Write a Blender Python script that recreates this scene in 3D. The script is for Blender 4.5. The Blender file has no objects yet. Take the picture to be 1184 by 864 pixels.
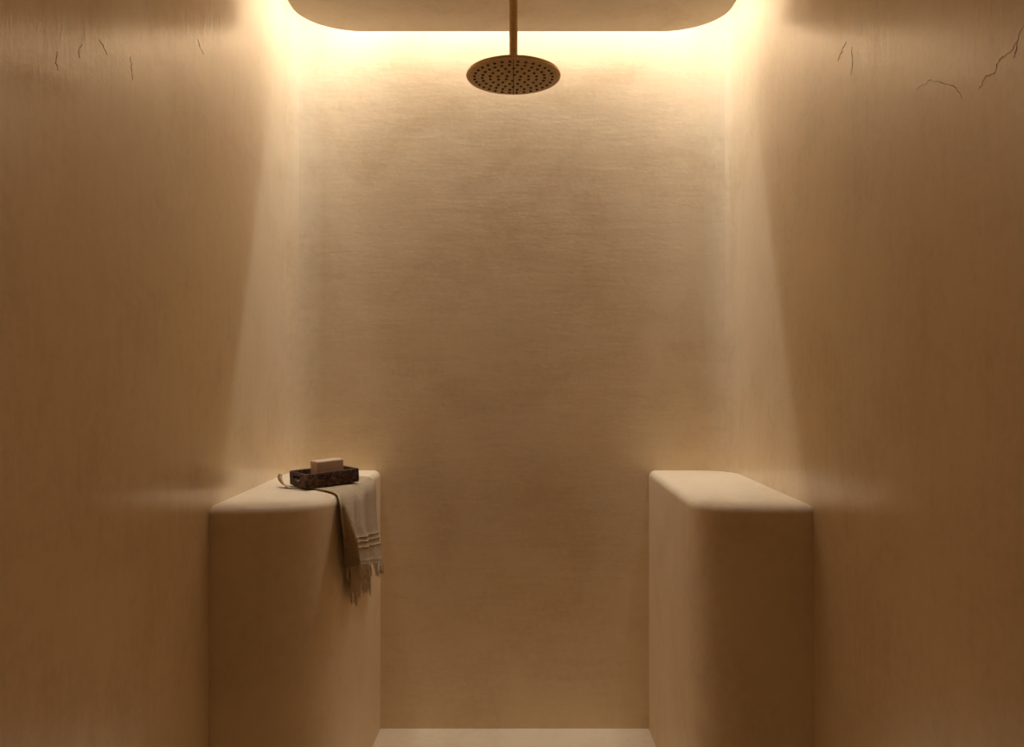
import bpy, bmesh, math, random
from mathutils import Vector, Matrix
random.seed(7)
C = bpy.context.scene.collection
S = bpy.context.scene
R = math.radians

# ------------------------------------------------------------------ camera
cam = bpy.data.cameras.new('camera'); cam.sensor_width = 36; cam.lens = 900*36/1184
cam.clip_start = 0.02
co = bpy.data.objects.new('camera', cam); C.objects.link(co)
co.location = (0, 0, 1.15); co.rotation_euler = (R(90), 0, 0)
S.camera = co
S.view_settings.view_transform = 'Standard'; S.view_settings.look = 'None'
S.view_settings.exposure = 0.0; S.view_settings.gamma = 1.0
S.view_settings.use_curve_mapping = False

# ------------------------------------------------------------------ world + light levels
LED_WATT_PER_M = 4.05; LED_SPREAD = 108; LED_STRENGTH = 6.0
LED_COLOR = (0.92, 1.02, 1.18)
w = bpy.data.worlds.new('world'); S.world = w; w.use_nodes = True
bg = w.node_tree.nodes['Background']
bg.inputs[0].default_value = (1.0, 0.80, 0.58, 1); bg.inputs[1].default_value = 0.18

# ------------------------------------------------------------------ dimensions (metres)
HW = 0.71          # half width of the shower
YB = 2.52          # back wall
YF = -1.7          # open side of the room behind the camera
RC = 0.10          # soft plaster corner
ZC = 2.47          # slab above the cove
ZR = 2.19          # underside of the dropped ceiling
ZT = 0.836         # bench tops

# ------------------------------------------------------------------ materials
def mat(name):
    m = bpy.data.materials.new(name); m.use_nodes = True
    nt = m.node_tree; b = nt.nodes['Principled BSDF']
    return m, nt, b
def N(nt, t, **kw):
    n = nt.nodes.new(t)
    for k, v in kw.items(): setattr(n, k, v)
    return n
def noise(nt, vec, scale, detail=4, rough=.55, dist=0.0):
    n = N(nt, 'ShaderNodeTexNoise'); n.inputs['Scale'].default_value = scale
    n.inputs['Detail'].default_value = detail; n.inputs['Roughness'].default_value = rough
    n.inputs['Distortion'].default_value = dist
    nt.links.new(vec, n.inputs['Vector']); return n.outputs[0]
def mapping(nt, sc):
    tc = N(nt, 'ShaderNodeTexCoord'); mp = N(nt, 'ShaderNodeMapping')
    mp.inputs['Scale'].default_value = sc
    nt.links.new(tc.outputs['Object'], mp.inputs['Vector']); return mp.outputs[0]
def ramp(nt, fac, stops):
    r = N(nt, 'ShaderNodeValToRGB'); e = r.color_ramp.elements
    e[0].position, e[0].color = stops[0][0], (*stops[0][1], 1)
    e[1].position, e[1].color = stops[-1][0], (*stops[-1][1], 1)
    for p, c in stops[1:-1]:
        x = e.new(p); x.color = (*c, 1)
    nt.links.new(fac, r.inputs[0]); return r.outputs[0]
def math_n(nt, op, a, b):
    n = N(nt, 'ShaderNodeMath', operation=op)
    for i, v in enumerate((a, b)):
        if isinstance(v, (int, float)): n.inputs[i].default_value = v
        else: nt.links.new(v, n.inputs[i])
    return n.outputs[0]
def bump(nt, b, h, strength, dist=0.01, prev=None, sock='Normal'):
    n = N(nt, 'ShaderNodeBump'); n.inputs['Strength'].default_value = strength
    n.inputs['Distance'].default_value = dist
    nt.links.new(h, n.inputs['Height'])
    if prev is not None: nt.links.new(prev, n.inputs['Normal'])
    nt.links.new(n.outputs[0], b.inputs[sock]); return n.outputs[0]

ALB = (0.86, 0.64, 0.375)
def sc(c, k): return tuple(min(1, v*k) for v in c)
def plaster(name, streak, rough=.38, coat=.35, coat_rough=.17, alb=ALB, big=.010, chip=.06, fn=.16):
    """polished lime plaster; streak = texture scale per axis (low = long trowel strokes on that axis)"""
    m, nt, b = mat(name)
    v1 = mapping(nt, streak); v0 = mapping(nt, (1, 1, 1))
    mott = noise(nt, v0, 3.2, 6, .62, .6)
    fine = noise(nt, v1, 5.0, 8, .7, .3)
    grain = noise(nt, v0, 48, 5, .7)
    fac = math_n(nt, 'ADD', math_n(nt, 'MULTIPLY', mott, .50), math_n(nt, 'MULTIPLY', fine, .24))
    fac = math_n(nt, 'ADD', fac, math_n(nt, 'MULTIPLY', grain, .26))
    col = ramp(nt, fac, [(.38, (alb[0]*.90, alb[1]*.86, alb[2]*.80)), (.5, alb), (.62, sc(alb, 1.06))])
    nt.links.new(col, b.inputs['Base Color'])
    b.inputs['Roughness'].default_value = rough
    b.inputs['Coat Weight'].default_value = coat
    b.inputs['Coat Roughness'].default_value = coat_rough
    b.inputs['Coat IOR'].default_value = 1.6
    n1 = bump(nt, b, noise(nt, v0, 2.2, 3, .5), .55, big)
    n2 = bump(nt, b, fine, fn, .004, n1)
    chips = ramp(nt, noise(nt, v1, 16, 4, .6, 1.0), [(.30, (0, 0, 0)), (.40, (1, 1, 1)), (.9, (1, 1, 1))])
    n2 = bump(nt, b, chips, chip, .002, n2)
    n3 = bump(nt, b, noise(nt, v0, 90, 3, .6), .16, .0015, n2)
    nt.links.new(n3, b.inputs['Coat Normal'])
    return m
M = {}
M['back'] = plaster('plaster_back', (1.2, 1, 7), chip=.09, fn=.18)
M['side'] = plaster('plaster_side', (1, 7, 1.2), rough=.34, coat=.9, coat_rough=.105, chip=.09, fn=.20)
M['bench'] = plaster('plaster_bench', (3, 3, 1.2), rough=.55, coat=.08, coat_rough=.3, big=.006)
M['floor'] = plaster('plaster_floor', (2, 2, 2), rough=.5, coat=.1, coat_rough=.3, big=.004)
M['ceiling'] = plaster('plaster_ceiling', (1, 1, 1), rough=.7, coat=0, big=.002, alb=(.90, .77, .60), chip=0)

def simple(name, col, rough, metal=0, spec=.5):
    m, nt, b = mat(name); b.inputs['Base Color'].default_value = (*col, 1)
    b.inputs['Roughness'].default_value = rough; b.inputs['Metallic'].default_value = metal
    b.inputs['Specular IOR Level'].default_value = spec
    return m, nt, b
m, nt, b = simple('brushed_brass', (.6, .4, .18), .42, .9)
nt.links.new(ramp(nt, noise(nt, mapping(nt, (1, 1, 1)), 60, 4), [(.3, (.52, .35, .15)), (.7, (.68, .46, .22))]), b.inputs['Base Color'])
bump(nt, b, noise(nt, mapping(nt, (40, 40, 400)), 3, 3), .08, .0005)
M['brass'] = m
m, nt, b = simple('shower_face', (.33, .22, .10), .5, .35)
nt.links.new(ramp(nt, noise(nt, mapping(nt, (1, 1, 1)), 80, 4), [(.3, (.44, .28, .11)), (.7, (.58, .39, .17))]), b.inputs['Base Color'])
M['face'] = m
m, nt, b = simple('nozzle_rubber', (.035, .022, .012), .6)
nt.links.new(ramp(nt, noise(nt, mapping(nt, (1, 1, 1)), 200, 2), [(.3, (.03, .018, .01)), (.7, (.05, .03, .018))]), b.inputs['Base Color'])
M['nozzle'] = m
m, nt, b = simple('dark_tray', (.05, .02, .01), .6, 0, .25)
v = mapping(nt, (1, 1, 1))
nz = noise(nt, v, 55, 6, .7, 1.5)
nt.links.new(ramp(nt, nz, [(.38, (.020, .009, .006)), (.52, (.075, .032, .018)), (.60, (.20, .11, .055)), (.66, (.06, .026, .014))]), b.inputs['Base Color'])
bump(nt, b, nz, .35, .002)
M['tray'] = m
m, nt, b = simple('soap', (.52, .33, .19), .45)
b.inputs['Subsurface Weight'].default_value = .15; b.inputs['Subsurface Radius'].default_value = (.01, .006, .003)
nt.links.new(ramp(nt, noise(nt, mapping(nt, (1, 1, 1)), 35, 4), [(.3, (.60, .38, .22)), (.7, (.72, .49, .30))]), b.inputs['Base Color'])
M['soap'] = m
m, nt, b = simple('towel_cloth', (.66, .53, .36), .9, 0, .2)
v = mapping(nt, (1, 1, 1))
wv = N(nt, 'ShaderNodeTexWave'); wv.inputs['Scale'].default_value = 260; wv.bands_direction = 'Z'
wv.inputs['Distortion'].default_value = 2; nt.links.new(v, wv.inputs['Vector'])
wy = N(nt, 'ShaderNodeTexWave'); wy.inputs['Scale'].default_value = 240; wy.bands_direction = 'Y'
wy.inputs['Distortion'].default_value = 2; nt.links.new(v, wy.inputs['Vector'])
hh = math_n(nt, 'ADD', wv.outputs[1], wy.outputs[1])
nt.links.new(ramp(nt, noise(nt, v, 120, 5, .7), [(.3, (.42, .285, .145)), (.7, (.56, .39, .21))]), b.inputs['Base Color'])
nb = bump(nt, b, hh, .35, .001); bump(nt, b, noise(nt, v, 70, 4, .6), .4, .003, nb)
b.inputs['Sheen Weight'].default_value = .08
M['towel'] = m
m, nt, b = simple('towel_thread', (.80, .67, .48), .9, 0, .2)
nt.links.new(ramp(nt, noise(nt, mapping(nt, (1, 1, 1)), 150, 3), [(.3, (.60, .44, .26)), (.7, (.74, .56, .35))]), b.inputs['Base Color'])
M['thread'] = m
m, nt, b = simple('crack_dark', (.12, .07, .035), .9)
nt.links.new(ramp(nt, noise(nt, mapping(nt, (1, 1, 1)), 100, 3), [(.3, (.20, .12, .07)), (.7, (.38, .26, .16))]), b.inputs['Base Color'])
M['crack'] = m
m, nt, b = simple('led', (1, 1, 1), .5)
b.inputs['Emission Color'].default_value = (*LED_COLOR, 1); b.inputs['Emission Strength'].default_value = LED_STRENGTH
M['led'] = m
m, nt, b = simple('white_profile', (.8, .78, .74), .5)
M['profile'] = m

# ------------------------------------------------------------------ helpers
def obj(name, bm, m, parent=None, smooth=True, sharp=40):
    bmesh.ops.recalc_face_normals(bm, faces=bm.faces)
    me = bpy.data.meshes.new(name); bm.to_mesh(me); bm.free()
    if smooth:
        for p in me.polygons: p.use_smooth = True
        me.set_sharp_from_angle(angle=R(sharp))
    me.materials.append(M[m]); o = bpy.data.objects.new(name, me); C.objects.link(o)
    if parent: o.parent = parent
    return o
def tag(o, label, cat, group=None):
    o['label'] = label; o['category'] = cat
    if group: o['group'] = group
    return o
def struct(o): o['kind'] = 'structure'; return o
def empty(name, loc, rot=(0, 0, 0)):
    o = bpy.data.objects.new(name, None); o.empty_display_size = .05
    o.location = loc; o.rotation_euler = rot; C.objects.link(o); return o
def grid(bm, P, close_u=False):
    rows = [[bm.verts.new(p) for p in r] for r in P]
    n = len(rows[0])
    for a, b_ in zip(rows, rows[1:]):
        for i in range(n if close_u else n-1):
            j = (i+1) % n
            bm.faces.new((a[i], a[j], b_[j], b_[i]))
    return rows
def tube(bm, pts, rad, n=8, caps=True):
    pts = [Vector(p) for p in pts]; rings = []
    if not hasattr(rad, '__len__'): rad = [rad]*len(pts)
    for i, p in enumerate(pts):
        t = (pts[min(i+1, len(pts)-1)]-pts[max(i-1, 0)]).normalized()
        up = Vector((0, 0, 1)) if abs(t.z) < .9 else Vector((1, 0, 0))
        a = t.cross(up).normalized(); c = t.cross(a).normalized()
        rings.append([p+(a*math.cos(2*math.pi*k/n)+c*math.sin(2*math.pi*k/n))*rad[i] for k in range(n)])
    rows = grid(bm, rings, True)
    if caps: bm.faces.new(rows[0]); bm.faces.new(rows[-1])
def lathe(bm, prof, n=64, c=(0, 0, 0)):
    rings = [[Vector((c[0]+r*math.cos(2*math.pi*k/n), c[1]+r*math.sin(2*math.pi*k/n), c[2]+z)) for k in range(n)] for r, z in prof]
    rows = grid(bm, rings, True)
    bm.faces.new(rows[0]); bm.faces.new(rows[-1])
def box(bm, lo, hi):
    g = bmesh.ops.create_cube(bm, size=1)
    for v in g['verts']:
        v.co = Vector([lo[i]+(v.co[i]+.5)*(hi[i]-lo[i]) for i in range(3)])
    return g['verts']
def extr(bm, pts, z0, z1):
    a = [bm.verts.new((x, y, z0)) for x, y in pts]; b_ = [bm.verts.new((x, y, z1)) for x, y in pts]
    n = len(pts)
    for i in range(n): bm.faces.new((a[i], a[(i+1) % n], b_[(i+1) % n], b_[i]))
    bm.faces.new(a); bm.faces.new(b_)

# ------------------------------------------------------------------ room shell (walls with soft corners, thick slabs)
TH = .12
def wall_plan(inner, outer):
    bm = bmesh.new(); extr(bm, inner+outer[::-1], 0, ZC); return bm
def arc(cx, cy, r, a0, a1, n=8):
    return [(cx+r*math.cos(R(a0+(a1-a0)*i/n)), cy+r*math.sin(R(a0+(a1-a0)*i/n))) for i in range(n+1)]
la = arc(-HW+RC, YB-RC, RC, 180, 135); lb = arc(-HW+RC, YB-RC, RC, 135, 90)
wall_l = struct(obj('wall_left', wall_plan([(-HW, YF)]+la, [(-HW-TH, YF), (-HW-TH, YB+TH)]), 'side'))
struct(obj('wall_back', wall_plan(lb+[(-x, y) for x, y in lb][::-1], [(-HW-TH, YB+TH), (HW+TH, YB+TH)]), 'back'))
wr = struct(obj('wall_right', wall_plan([(HW, YF)]+[(-x, y) for x, y in la], [(HW+TH, YF), (HW+TH, YB+TH)]), 'side'))
bm = bmesh.new(); box(bm, (-HW-TH, YF, -.1), (HW+TH, YB+TH, 0)); struct(obj('floor', bm, 'floor'))
bm = bmesh.new(); box(bm, (-HW-TH, YF, ZC), (HW+TH, YB+TH, ZC+.1)); struct(obj('ceiling', bm, 'ceiling'))

# dropped ceiling raft with rounded back corners
RX, RY, RW, RB = .18, .16, .628, 2.372
pl = [(-RW, YF)]
pl += [(-RW+RX-RX*math.cos(R(a)), RB-RY+RY*math.sin(R(a))) for a in range(0, 91, 6)]
pl += [(-x, y) for x, y in pl[::-1]]
bm = bmesh.new()
n = len(pl); rings = []
rr = .006
for z, off in ((ZC-.16, 0), (ZR+rr, 0), (ZR+rr*.3, rr*.3), (ZR, rr)):
    k = []
    for i, (x, y) in enumerate(pl):
        s = 1-off/RW
        k.append(bm.verts.new((x*s, y-off if y > 0 else y, z)))
    rings.append(k)
for a, b_ in zip(rings, rings[1:]):
    for i in range(n): bm.faces.new((a[i], a[(i+1) % n], b_[(i+1) % n], b_[i]))
bm.faces.new(rings[0]); bm.faces.new(rings[-1])
struct(obj('trim_1', bm, 'ceiling', sharp=30))
# neck which carries the raft, set back from its edge
bm = bmesh.new(); box(bm, (-.50, YF, ZC-.16), (.50, 2.24, ZC)); struct(obj('trim_2', bm, 'ceiling', smooth=False))

# LED strip in the cove, following the rounded edge of the raft
def led_path(inset, y_start):
    w_, b2 = RW+min(inset, .05), RB+inset; rx, ry = RX+inset, RY+inset
    p = [(-w_, y_start)]
    p += [(-w_+rx-rx*math.cos(R(a)), b2-ry+ry*math.sin(R(a))) for a in range(0, 91, 6)]
    return p+[(-x, y) for x, y in p[::-1]]
root = empty('led_strip', (0, YB-.05, ZC))
tag(root, 'warm white light strip glowing in the slot above the rounded ceiling edge', 'light strip')
def ribbon(path, wd, z0, z1):
    bm = bmesh.new(); L = []
    for i, (x, y) in enumerate(path):
        a = Vector(path[max(i-1, 0)]); c = Vector(path[min(i+1, len(path)-1)]); t = (c-a).normalized()
        nn = Vector((-t.y, t.x))*wd/2
        L.append([Vector((x+nn.x, y+nn.y, z0))-root.location, Vector((x-nn.x, y-nn.y, z0))-root.location,
                  Vector((x-nn.x, y-nn.y, z1))-root.location, Vector((x+nn.x, y+nn.y, z1))-root.location])
    rows = grid(bm, L, True); bm.faces.new(rows[0]); bm.faces.new(rows[-1]); return bm
lp = led_path(.092, 2.08)
obj('profile', ribbon(lp, .022, ZC-.010, ZC-.0005), 'profile', root, smooth=False)
obj('diffuser', ribbon(lp, .016, ZC-.014, ZC-.0102), 'led', root, smooth=False)

# the light the strip throws down through the slot, piece by piece along its path
def led_piece(p, q):
    p, q = Vector(p), Vector(q); d = q-p
    l = bpy.data.lights.new('led_light', 'AREA'); l.shape = 'RECTANGLE'; l.size = d.length; l.size_y = .016
    l.energy = LED_WATT_PER_M*d.length; l.color = LED_COLOR; l.spread = R(LED_SPREAD)
    o = bpy.data.objects.new('led_light', l); C.objects.link(o)
    o.location = (p.x-root.location.x+q.x-p.x-(q.x-p.x)/2, (p.y+q.y)/2-root.location.y, -.016)
    o.rotation_euler = (0, 0, math.atan2(d.y, d.x)); o.parent = root
mid = [i for i in range(len(lp)-1) if abs(lp[i][1]-lp[i+1][1]) < 1e-6 and lp[i][0] < 0 < lp[i+1][0]][0]
led_piece(lp[mid], lp[mid+1])
for a in (0, 1, 4, 7, 10, 13):
    b_ = {0: 1, 1: 4, 4: 7, 7: 10, 10: 13, 13: mid}[a]
    led_piece(lp[a], lp[b_]); led_piece((-lp[b_][0], lp[b_][1]), (-lp[a][0], lp[a][1]))

# ------------------------------------------------------------------ plaster benches
def bench(name, sgn, yfront, rx, ry, xin_back, xin_front, label):
    """plan from the side wall, along the front, round the corner, along the inner face to the back wall"""
    px = HW-.0003
    P = [(px, yfront)]
    for i in range(9): P.append((px-(px-(xin_front+rx))*(i+1)/10, yfront))
    for i in range(25):
        a = R(90*i/24); e = .88
        P.append((xin_front+rx-rx*math.sin(a)**e, yfront+ry-ry*math.cos(a)**e))
    y0 = yfront+ry
    for i in range(1, 21):
        t = i/20; P.append((xin_front+(xin_back-xin_front)*t, y0+(YB-.0003-y0)*t))
    Nn = []
    for i, p in enumerate(P):
        a = Vector(P[max(i-1, 0)]); c = Vector(P[min(i+1, len(P)-1)]); t = (c-a).normalized()
        Nn.append(Vector((-t.y, t.x)) if Vector((-t.y, t.x)).dot(Vector((px, YB))-Vector(p)) > 0 else Vector((t.y, -t.x)))
    r = .022; bm = bmesh.new(); rows = []
    zs = [0.0, .2, .4, .6, ZT-r-.05]
    lev = [(z, 0.0) for z in zs]+[(ZT-r+r*math.sin(R(a)), r*(1-math.cos(R(a)))) for a in range(0, 91, 10)]
    for z, off in lev:
        rows.append([bm.verts.new((sgn*(p[0]+q.x*off), p[1]+q.y*off, z)) for p, q in zip(P, Nn)]
                    + [bm.verts.new((-sgn*(x+.0003), y-.0003, z)) for x, y in (la+lb[1:])[::-1]])
    n = len(rows[0])
    for a, b_ in zip(rows, rows[1:]):
        for i in range(n): bm.faces.new((a[i], a[(i+1) % n], b_[(i+1) % n], b_[i]))
    bm.faces.new(rows[0]); bm.faces.new(rows[-1])
    o = obj(name, bm, 'bench', sharp=50)
    tag(o, label, 'bench', 'plaster benches against the side walls')
    return o
bench('plaster_bench', -1, 1.825, .19, .21, .426, .440, 'tan plaster bench with rounded corner, carrying the tray and the towel')
bench('plaster_bench', 1, 1.835, .12, .14, .443, .443, 'empty tan plaster bench with rounded corner against the right wall')

# ------------------------------------------------------------------ rain shower hanging from the raft
SX, SY, SZ = .004, 2.115, 1.955      # underside centre of the head
sh = empty('rain_shower_head', (SX, SY, SZ), (R(-1.0), 0, 0))
tag(sh, 'round brass rain shower head hanging on a straight pipe from the ceiling', 'shower head')
RH = .128
bm = bmesh.new()
lathe(bm, [(.001, .0105), (.03, .0105), (RH-.004, .0085), (RH-.001, .007), (RH, .0045), (RH, .0015), (RH-.0015, 0), (RH-.004, -.0002), (.001, -.0002)][::-1], 96)
hd = obj('shower_plate', bm, 'brass', sh, sharp=35)
bm = bmesh.new(); lathe(bm, [(.001, -.0012), (RH-.008, -.0012), (RH-.006, -.0002), (.001, .0)], 96)
fp = obj('face_plate', bm, 'face', sh, sharp=35); fp['label'] = 'dark bronze underside with nozzles'
bm = bmesh.new(); lathe(bm, [(.0001, -.0040), (.0020, -.0040), (.0034, -.0032), (.0043, -.0016), (.0045, -.0010), (.0001, -.0010)], 12)
nz0 = obj('nozzle', bm, 'nozzle', fp)
first = True
for ring in range(1, 6):
    cnt = ring*6+ (2 if ring > 3 else 0)
    for k in range(cnt):
        a = 2*math.pi*(k+.5*(ring % 2))/cnt+.12*ring; r_ = RH*.83*ring/5
        o = nz0 if first else nz0.copy()
        if not first: C.objects.link(o); o.parent = fp
        first = False
        o.location = (r_*math.cos(a), r_*math.sin(a), 0)
bm = bmesh.new(); box(bm, (-.0012, -RH*.93, -.0022), (.0012, RH*.93, -.0011)); obj('dark_line', bm, 'nozzle', fp)  # thin dark line across the underside, front to back
bm = bmesh.new()
lathe(bm, [(.0001, .0100), (.019, .0100), (.019, .016), (.015, .020), (.0135, .030), (.0001, .030)], 40)
obj('collar', bm, 'brass', sh, sharp=30)
bm = bmesh.new(); tube(bm, [(0, 0, .029), (0, 0, .1), (0, 0, .2), (0, .0, ZR-SZ+.005)], .0113, 24); obj('pipe', bm, 'brass', sh)
bm = bmesh.new(); lathe(bm, [(.0114, ZR-SZ-.008), (.027, ZR-SZ-.008), (.029, ZR-SZ-.005), (.029, ZR-SZ+.003), (.0114, ZR-SZ+.003)], 40); obj('flange', bm, 'brass', sh, sharp=30)

# ------------------------------------------------------------------ soap tray
yaw = R(40); L_, W_, H_ = .160, .115, .038
ca, sa = math.cos(yaw), math.sin(yaw)
A = Vector((-.550, 2.08))
ctr = A+Vector((ca, sa))*L_/2+Vector((-sa, ca))*W_/2
tilt = R(2.0)
tr = empty('soap_tray', (ctr.x, ctr.y, ZT+.0052+L_/2*math.sin(tilt)), (0, -tilt, yaw))
tag(tr, 'dark mottled rectangular soap tray with a cut-out grip, on the left bench', 'soap tray')
def rrect(lx, ly, r, nseg=6, rl=None):
    out = []
    for cx, cy, a0, q in ((lx/2, ly/2, 0, r), (-lx/2, ly/2, 90, rl or r), (-lx/2, -ly/2, 180, r), (lx/2, -ly/2, 270, r)):
        sx, sy = (1 if cx > 0 else -1), (1 if cy > 0 else -1)
        for i in range(nseg+1):
            a = R(a0+90*i/nseg); out.append((cx-sx*q+q*math.cos(a), cy-sy*q+q*math.sin(a)))
    return out
def tray_mesh():
    bm = bmesh.new(); T = .009
    o_ = lambda ins, z, r: [Vector((x, y, z)) for x, y in rrect(L_-2*ins, W_-2*ins, r, 6, max(r, .016-ins))]
    rows = grid(bm, [o_(.004, 0, .004), o_(.001, .001, .004), o_(0, .003, .004), o_(0, H_-.0025, .004), o_(.001, H_-.0005, .004), o_(.0025, H_, .004),
                     o_(T-.0025, H_, .004), o_(T-.0008, H_-.0008, .004), o_(T, H_-.003, .004), o_(T+.0008, .012, .004), o_(T+.004, .009, .004)], True)
    bm.faces.new(rows[0]); bm.faces.new(rows[-1])
    bmesh.ops.recalc_face_normals(bm, faces=bm.faces)
    return bm
body = obj('body', tray_mesh(), 'tray', tr, sharp=40)
# grip opening cut through the left end wall
bm = bmesh.new()
pts = [(-.022, .030), (.022, .030)]+[(.022*math.cos(R(a)), .024-.013*math.sin(R(a))) for a in range(0, 181, 15)]
f0 = [bm.verts.new((-L_/2-.02, y, z)) for y, z in pts]; f1 = [bm.verts.new((-L_/2+.011, y, z)) for y, z in pts]
for i in range(len(pts)): bm.faces.new((f0[i], f0[(i+1) % len(pts)], f1[(i+1) % len(pts)], f1[i]))
bm.faces.new(f0); bm.faces.new(f1)
cut = obj('cutter', bm, 'tray', tr, smooth=False)
md = body.modifiers.new('b', 'BOOLEAN'); md.object = cut; md.operation = 'DIFFERENCE'; md.solver = 'EXACT'
bpy.context.view_layer.update()
me = bpy.data.meshes.new_from_object(body.evaluated_get(bpy.context.evaluated_depsgraph_get()))
body.modifiers.clear(); body.data = me
bpy.data.objects.remove(cut, do_unlink=True)

# soap bar
sp = .08, .046, .055
bm = bmesh.new(); box(bm, (-sp[0]/2, -sp[1]/2, 0), (sp[0]/2, sp[1]/2, sp[2]))
bmesh.ops.bevel(bm, geom=bm.edges[:], offset=.0045, segments=4, profile=.6, affect='EDGES')
so = obj('soap_bar', bm, 'soap', sharp=60)
sc_ = ctr+Vector((ca, sa))*.012+Vector((-sa, ca))*.002
so.location = (sc_.x, sc_.y, ZT+.0052+L_/2*math.sin(tilt)+.0093+.012*math.sin(tilt)); so.rotation_euler = (0, -tilt, yaw)
tag(so, 'thick tan soap bar with softened edges standing in the dark tray', 'soap')

# ------------------------------------------------------------------ towel
tw = empty('hand_towel', (-.47, 2.18, ZT+.003))
tag(tw, 'beige woven hand towel with fringe, draped over the left bench edge under the tray', 'towel')
T0 = tw.location
def cr(p0, p1, p2, p3, t):
    return .5*((2*p1)+(-p0+p2)*t+(2*p0-5*p1+4*p2-p3)*t*t+(-p0+3*p1-3*p2+p3)*t**3)
def interp(pts, t):
    n = len(pts)-1; t = min(max(t, 0), .99999)*n; i = int(t); f = t-i
    g = lambda k: pts[min(max(k, 0), n)]
    return cr(g(i-1), g(i), g(i+1), g(i+2), f)
zt = ZT+.0026
rowsk = [  # left edge, ridge, middle, right edge for stations along the towel
 [(-.600, 2.150, zt), (-.590, 2.185, zt), (-.575, 2.27, zt), (-.560, 2.360, zt)],
 [(-.535, 2.098, zt+.001), (-.525, 2.140, zt), (-.515, 2.24, zt), (-.500, 2.355, zt)],
 [(-.480, 2.040, zt+.003), (-.470, 2.075, zt+.002), (-.460, 2.20, zt+.002), (-.450, 2.350, zt)],
 [(-.447, 1.995, zt-.001), (-.437, 2.020, zt-.001), (-.432, 2.18, zt-.002), (-.427, 2.345, zt-.004)],
 [(-.434, 1.968, .818), (-.418, 1.990, .815), (-.413, 2.15, .812), (-.412, 2.338, .812)],
 [(-.430, 1.965, .780), (-.408, 1.968, .778), (-.408, 2.13, .762), (-.409, 2.332, .748)],
 [(-.430, 1.978, .738), (-.400, 1.955, .742), (-.403, 2.12, .715), (-.405, 2.328, .684)],
 [(-.432, 2.000, .690), (-.392, 1.948, .705), (-.398, 2.12, .670), (-.398, 2.332, .632)],
 [(-.433, 2.015, .645), (-.386, 1.942, .672), (-.392, 2.12, .630), (-.392, 2.338, .582)]]
rowsk = [[Vector(p) for p in r] for r in rowsk]
USEG, VSEG = 60, 110
def cloth_pt(u, v):
    c = [interp([r[k] for r in rowsk], v) for k in range(4)]
    # across: left edge -> ridge at .2 -> middle .6 -> right 1
    if u < .2: t = u/.2/3
    elif u < .6: t = 1/3+(u-.2)/.4/3
    else: t = 2/3+(u-.6)/.4/3
    p = interp(c, t)
    hang = max(0, min(1, (v-.45)/.3)); uu = max(0, (u-.2)/.8)
    env = math.sin(math.pi*min(1, max(0, u*1.02)))
    fold = math.sin(uu*math.pi*5.0+.6+v*1.1)*.0100+math.sin(uu*math.pi*11+v*3)*.0030
    topf = max(0, 1-hang)*max(0, min(1, v*4-1.2))*.0022*(1+math.sin(u*23+v*9))
    p = p+Vector((fold*hang*env+.003*hang, 0, 0))+Vector((0, 0, topf))
    # woven bands near the end
    for vb, wd, am in ((.765, .006, .0022), (.80, .005, .0022), (.845, .005, .0022), (.955, .004, .0015)):
        p = p+Vector((am*math.exp(-((v-vb)/wd)**2), 0, 0))
    return p
bm = bmesh.new()
grid(bm, [[cloth_pt(i/USEG, j/VSEG)-T0 for i in range(USEG+1)] for j in range(VSEG+1)])
cl = obj('cloth', bm, 'towel', tw, sharp=80)
mo = cl.modifiers.new('s', 'SOLIDIFY'); mo.thickness = .0022; mo.offset = 0
# raised pale weft lines
for vb in (.765, .80, .845):
    bm = bmesh.new()
    tube(bm, [cloth_pt(i/USEG, vb)+Vector((.0014, -.0003, 0))-T0 for i in range(USEG+1)], .0011, 6)
    obj('woven_band', bm, 'thread', tw)
# hems
for ue in (0.0, 1.0):
    hr = .0024 if ue == 0 else .0014
    bm = bmesh.new(); tube(bm, [cloth_pt(ue, .22*(ue == 0)+.02+(.98-.22*(ue == 0))*j/80)-T0+Vector((0, 0, hr-.0012)) for j in range(81)], hr, 8); obj('hem', bm, 'thread', tw)
# lower layer hanging behind
def low_pt(u, v):
    y = 2.02+.285*u; top = .72; bot = .590-.045*u-.012*math.sin(u*7)
    x = -.421+.006*math.sin(u*math.pi*4)+.006*u*v
    y = y+(2.10-y)*.12*v
    return Vector((x, y, top+(bot-top)*v))
bm = bmesh.new()
grid(bm, [[low_pt(i/30, j/24)-T0 for i in range(31)] for j in range(25)])
ll = obj('lower_layer', bm, 'towel', tw, sharp=80)
mo = ll.modifiers.new('s', 'SOLIDIFY'); mo.thickness = .002; mo.offset = 0
def fringe(fn, count, length, name, spread=.004):
    bm = bmesh.new()
    for k in range(count):
        u = (k+random.uniform(-.3, .3))/(count-1); u = min(max(u, 0), 1)
        p = fn(u, 1.0); q = fn(round(u*9)/9, 1.0)
        ln = length*random.uniform(.75, 1.15)
        d = (q-p)*.55+Vector((random.uniform(-.4, 1.2)*spread, random.uniform(-1, 1)*spread, 0))
        pts = []
        ph = random.uniform(0, 6)
        for i in range(6):
            t = i/5
            wob = Vector((math.sin(ph+t*5)*.0015, math.cos(ph+t*4)*.0018, 0))*t
            pts.append(p+Vector((0, 0, .002))+d*t**.8+wob-Vector((0, 0, ln*t))-T0)
        tube(bm, pts, [.0012, .0013, .0013, .0012, .0010, .0006], 5)
    o = obj(name, bm, 'thread', tw); o['kind'] = 'stuff'; return o
fringe(cloth_pt, 130, .036, 'fringe', .005)
fringe(low_pt, 80, .040, 'fringe', .004)
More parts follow.
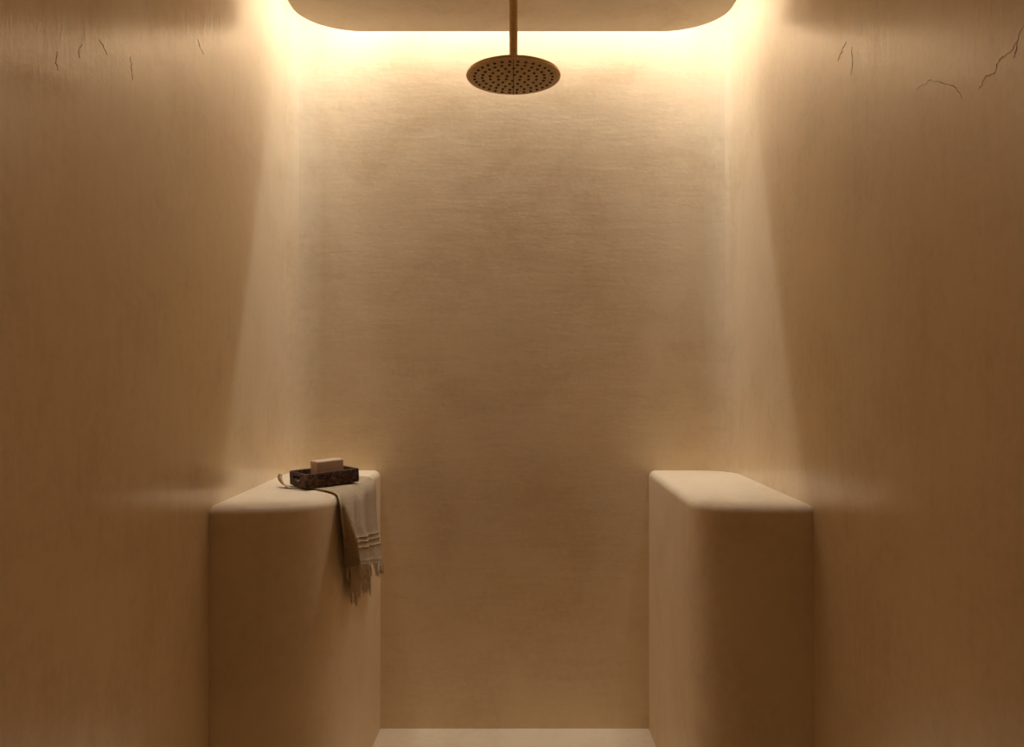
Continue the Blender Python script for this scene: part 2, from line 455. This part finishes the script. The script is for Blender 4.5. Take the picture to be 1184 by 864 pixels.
# corner of the towel curling up on the far side of the tray
near = [Vector(p) for p in ((-.585, 2.155, zt), (-.602, 2.147, zt), (-.617, 2.146, zt+.002), (-.628, 2.152, zt+.008), (-.636, 2.160, zt+.017), (-.642, 2.170, zt+.026))]
far = [Vector(p) for p in ((-.600, 2.190, zt), (-.622, 2.183, zt), (-.641, 2.182, zt+.005), (-.655, 2.188, zt+.016), (-.661, 2.194, zt+.027), (-.658, 2.199, zt+.036))]
bm = bmesh.new(); P = []
for j in range(31):
    t = j/30; a_, b_ = interp(near, t), interp(far, t); m_ = (a_+b_)/2; k_ = 1-.55*t**3
    P.append([m_+(a_-m_)*k_*(1-i/4)+Vector((.008, -.030, 0))+Vector((.004, .002, 0))*t*math.sin(math.pi*i/8)-T0 for i in range(9)])
grid(bm, P); cc = obj('curled_corner', bm, 'towel', tw, sharp=80)
mo = cc.modifiers.new('s', 'SOLIDIFY'); mo.thickness = .0030; mo.offset = 0
bm = bmesh.new(); tube(bm, [r[0]+Vector((0, 0, .0006)) for r in P], .0015, 6); obj('hem', bm, 'thread', tw)

# ------------------------------------------------------------------ hairline cracks in the right wall
def on_right(px, py):
    d = 900*HW/(px-592); return Vector((HW-.0002, d, 1.15+(433-py)*d/900))
def on_left(px, py):
    p = on_right(1184-px, py); p.x = -p.x; return p
left_lines = [[(114, 46), (119, 54), (124, 64)], [(151, 66), (152, 78), (153, 94)], [(229, 47), (231, 55), (235, 64)], [(95, 52), (90, 60), (92, 68)], [(66, 60), (64, 72), (67, 82)]]
cr_lines = [[(1059, 105), (1068, 99), (1076, 94), (1086, 96), (1097, 99), (1104, 101), (1109, 108), (1113, 116)],
            [(1133, 104), (1136, 96), (1140, 89), (1145, 88), (1150, 85), (1153, 76), (1158, 68), (1164, 64), (1170, 59), (1176, 48), (1181, 36), (1190, 25)],
            [(1176, 48), (1175, 60), (1172, 68)], [(978, 50), (973, 62), (969, 72)], [(985, 55), (986, 72), (984, 88)]]
for wl, fn_, ln in [(wr, on_right, l) for l in cr_lines]+[(wall_l, on_left, l) for l in left_lines]:
    bm = bmesh.new(); pts = []
    for a, b_ in zip(ln, ln[1:]):
        for k in range(4):
            t = k/4; pts.append(fn_(a[0]+(b_[0]-a[0])*t+random.uniform(-.9, .9), a[1]+(b_[1]-a[1])*t+random.uniform(-.9, .9)))
    pts.append(fn_(*ln[-1]))
    tube(bm, pts, [.0002+.0006*random.random()*math.sin(math.pi*(i+.5)/len(pts)) for i in range(len(pts))], 5)
    obj('crack', bm, 'crack', wl)
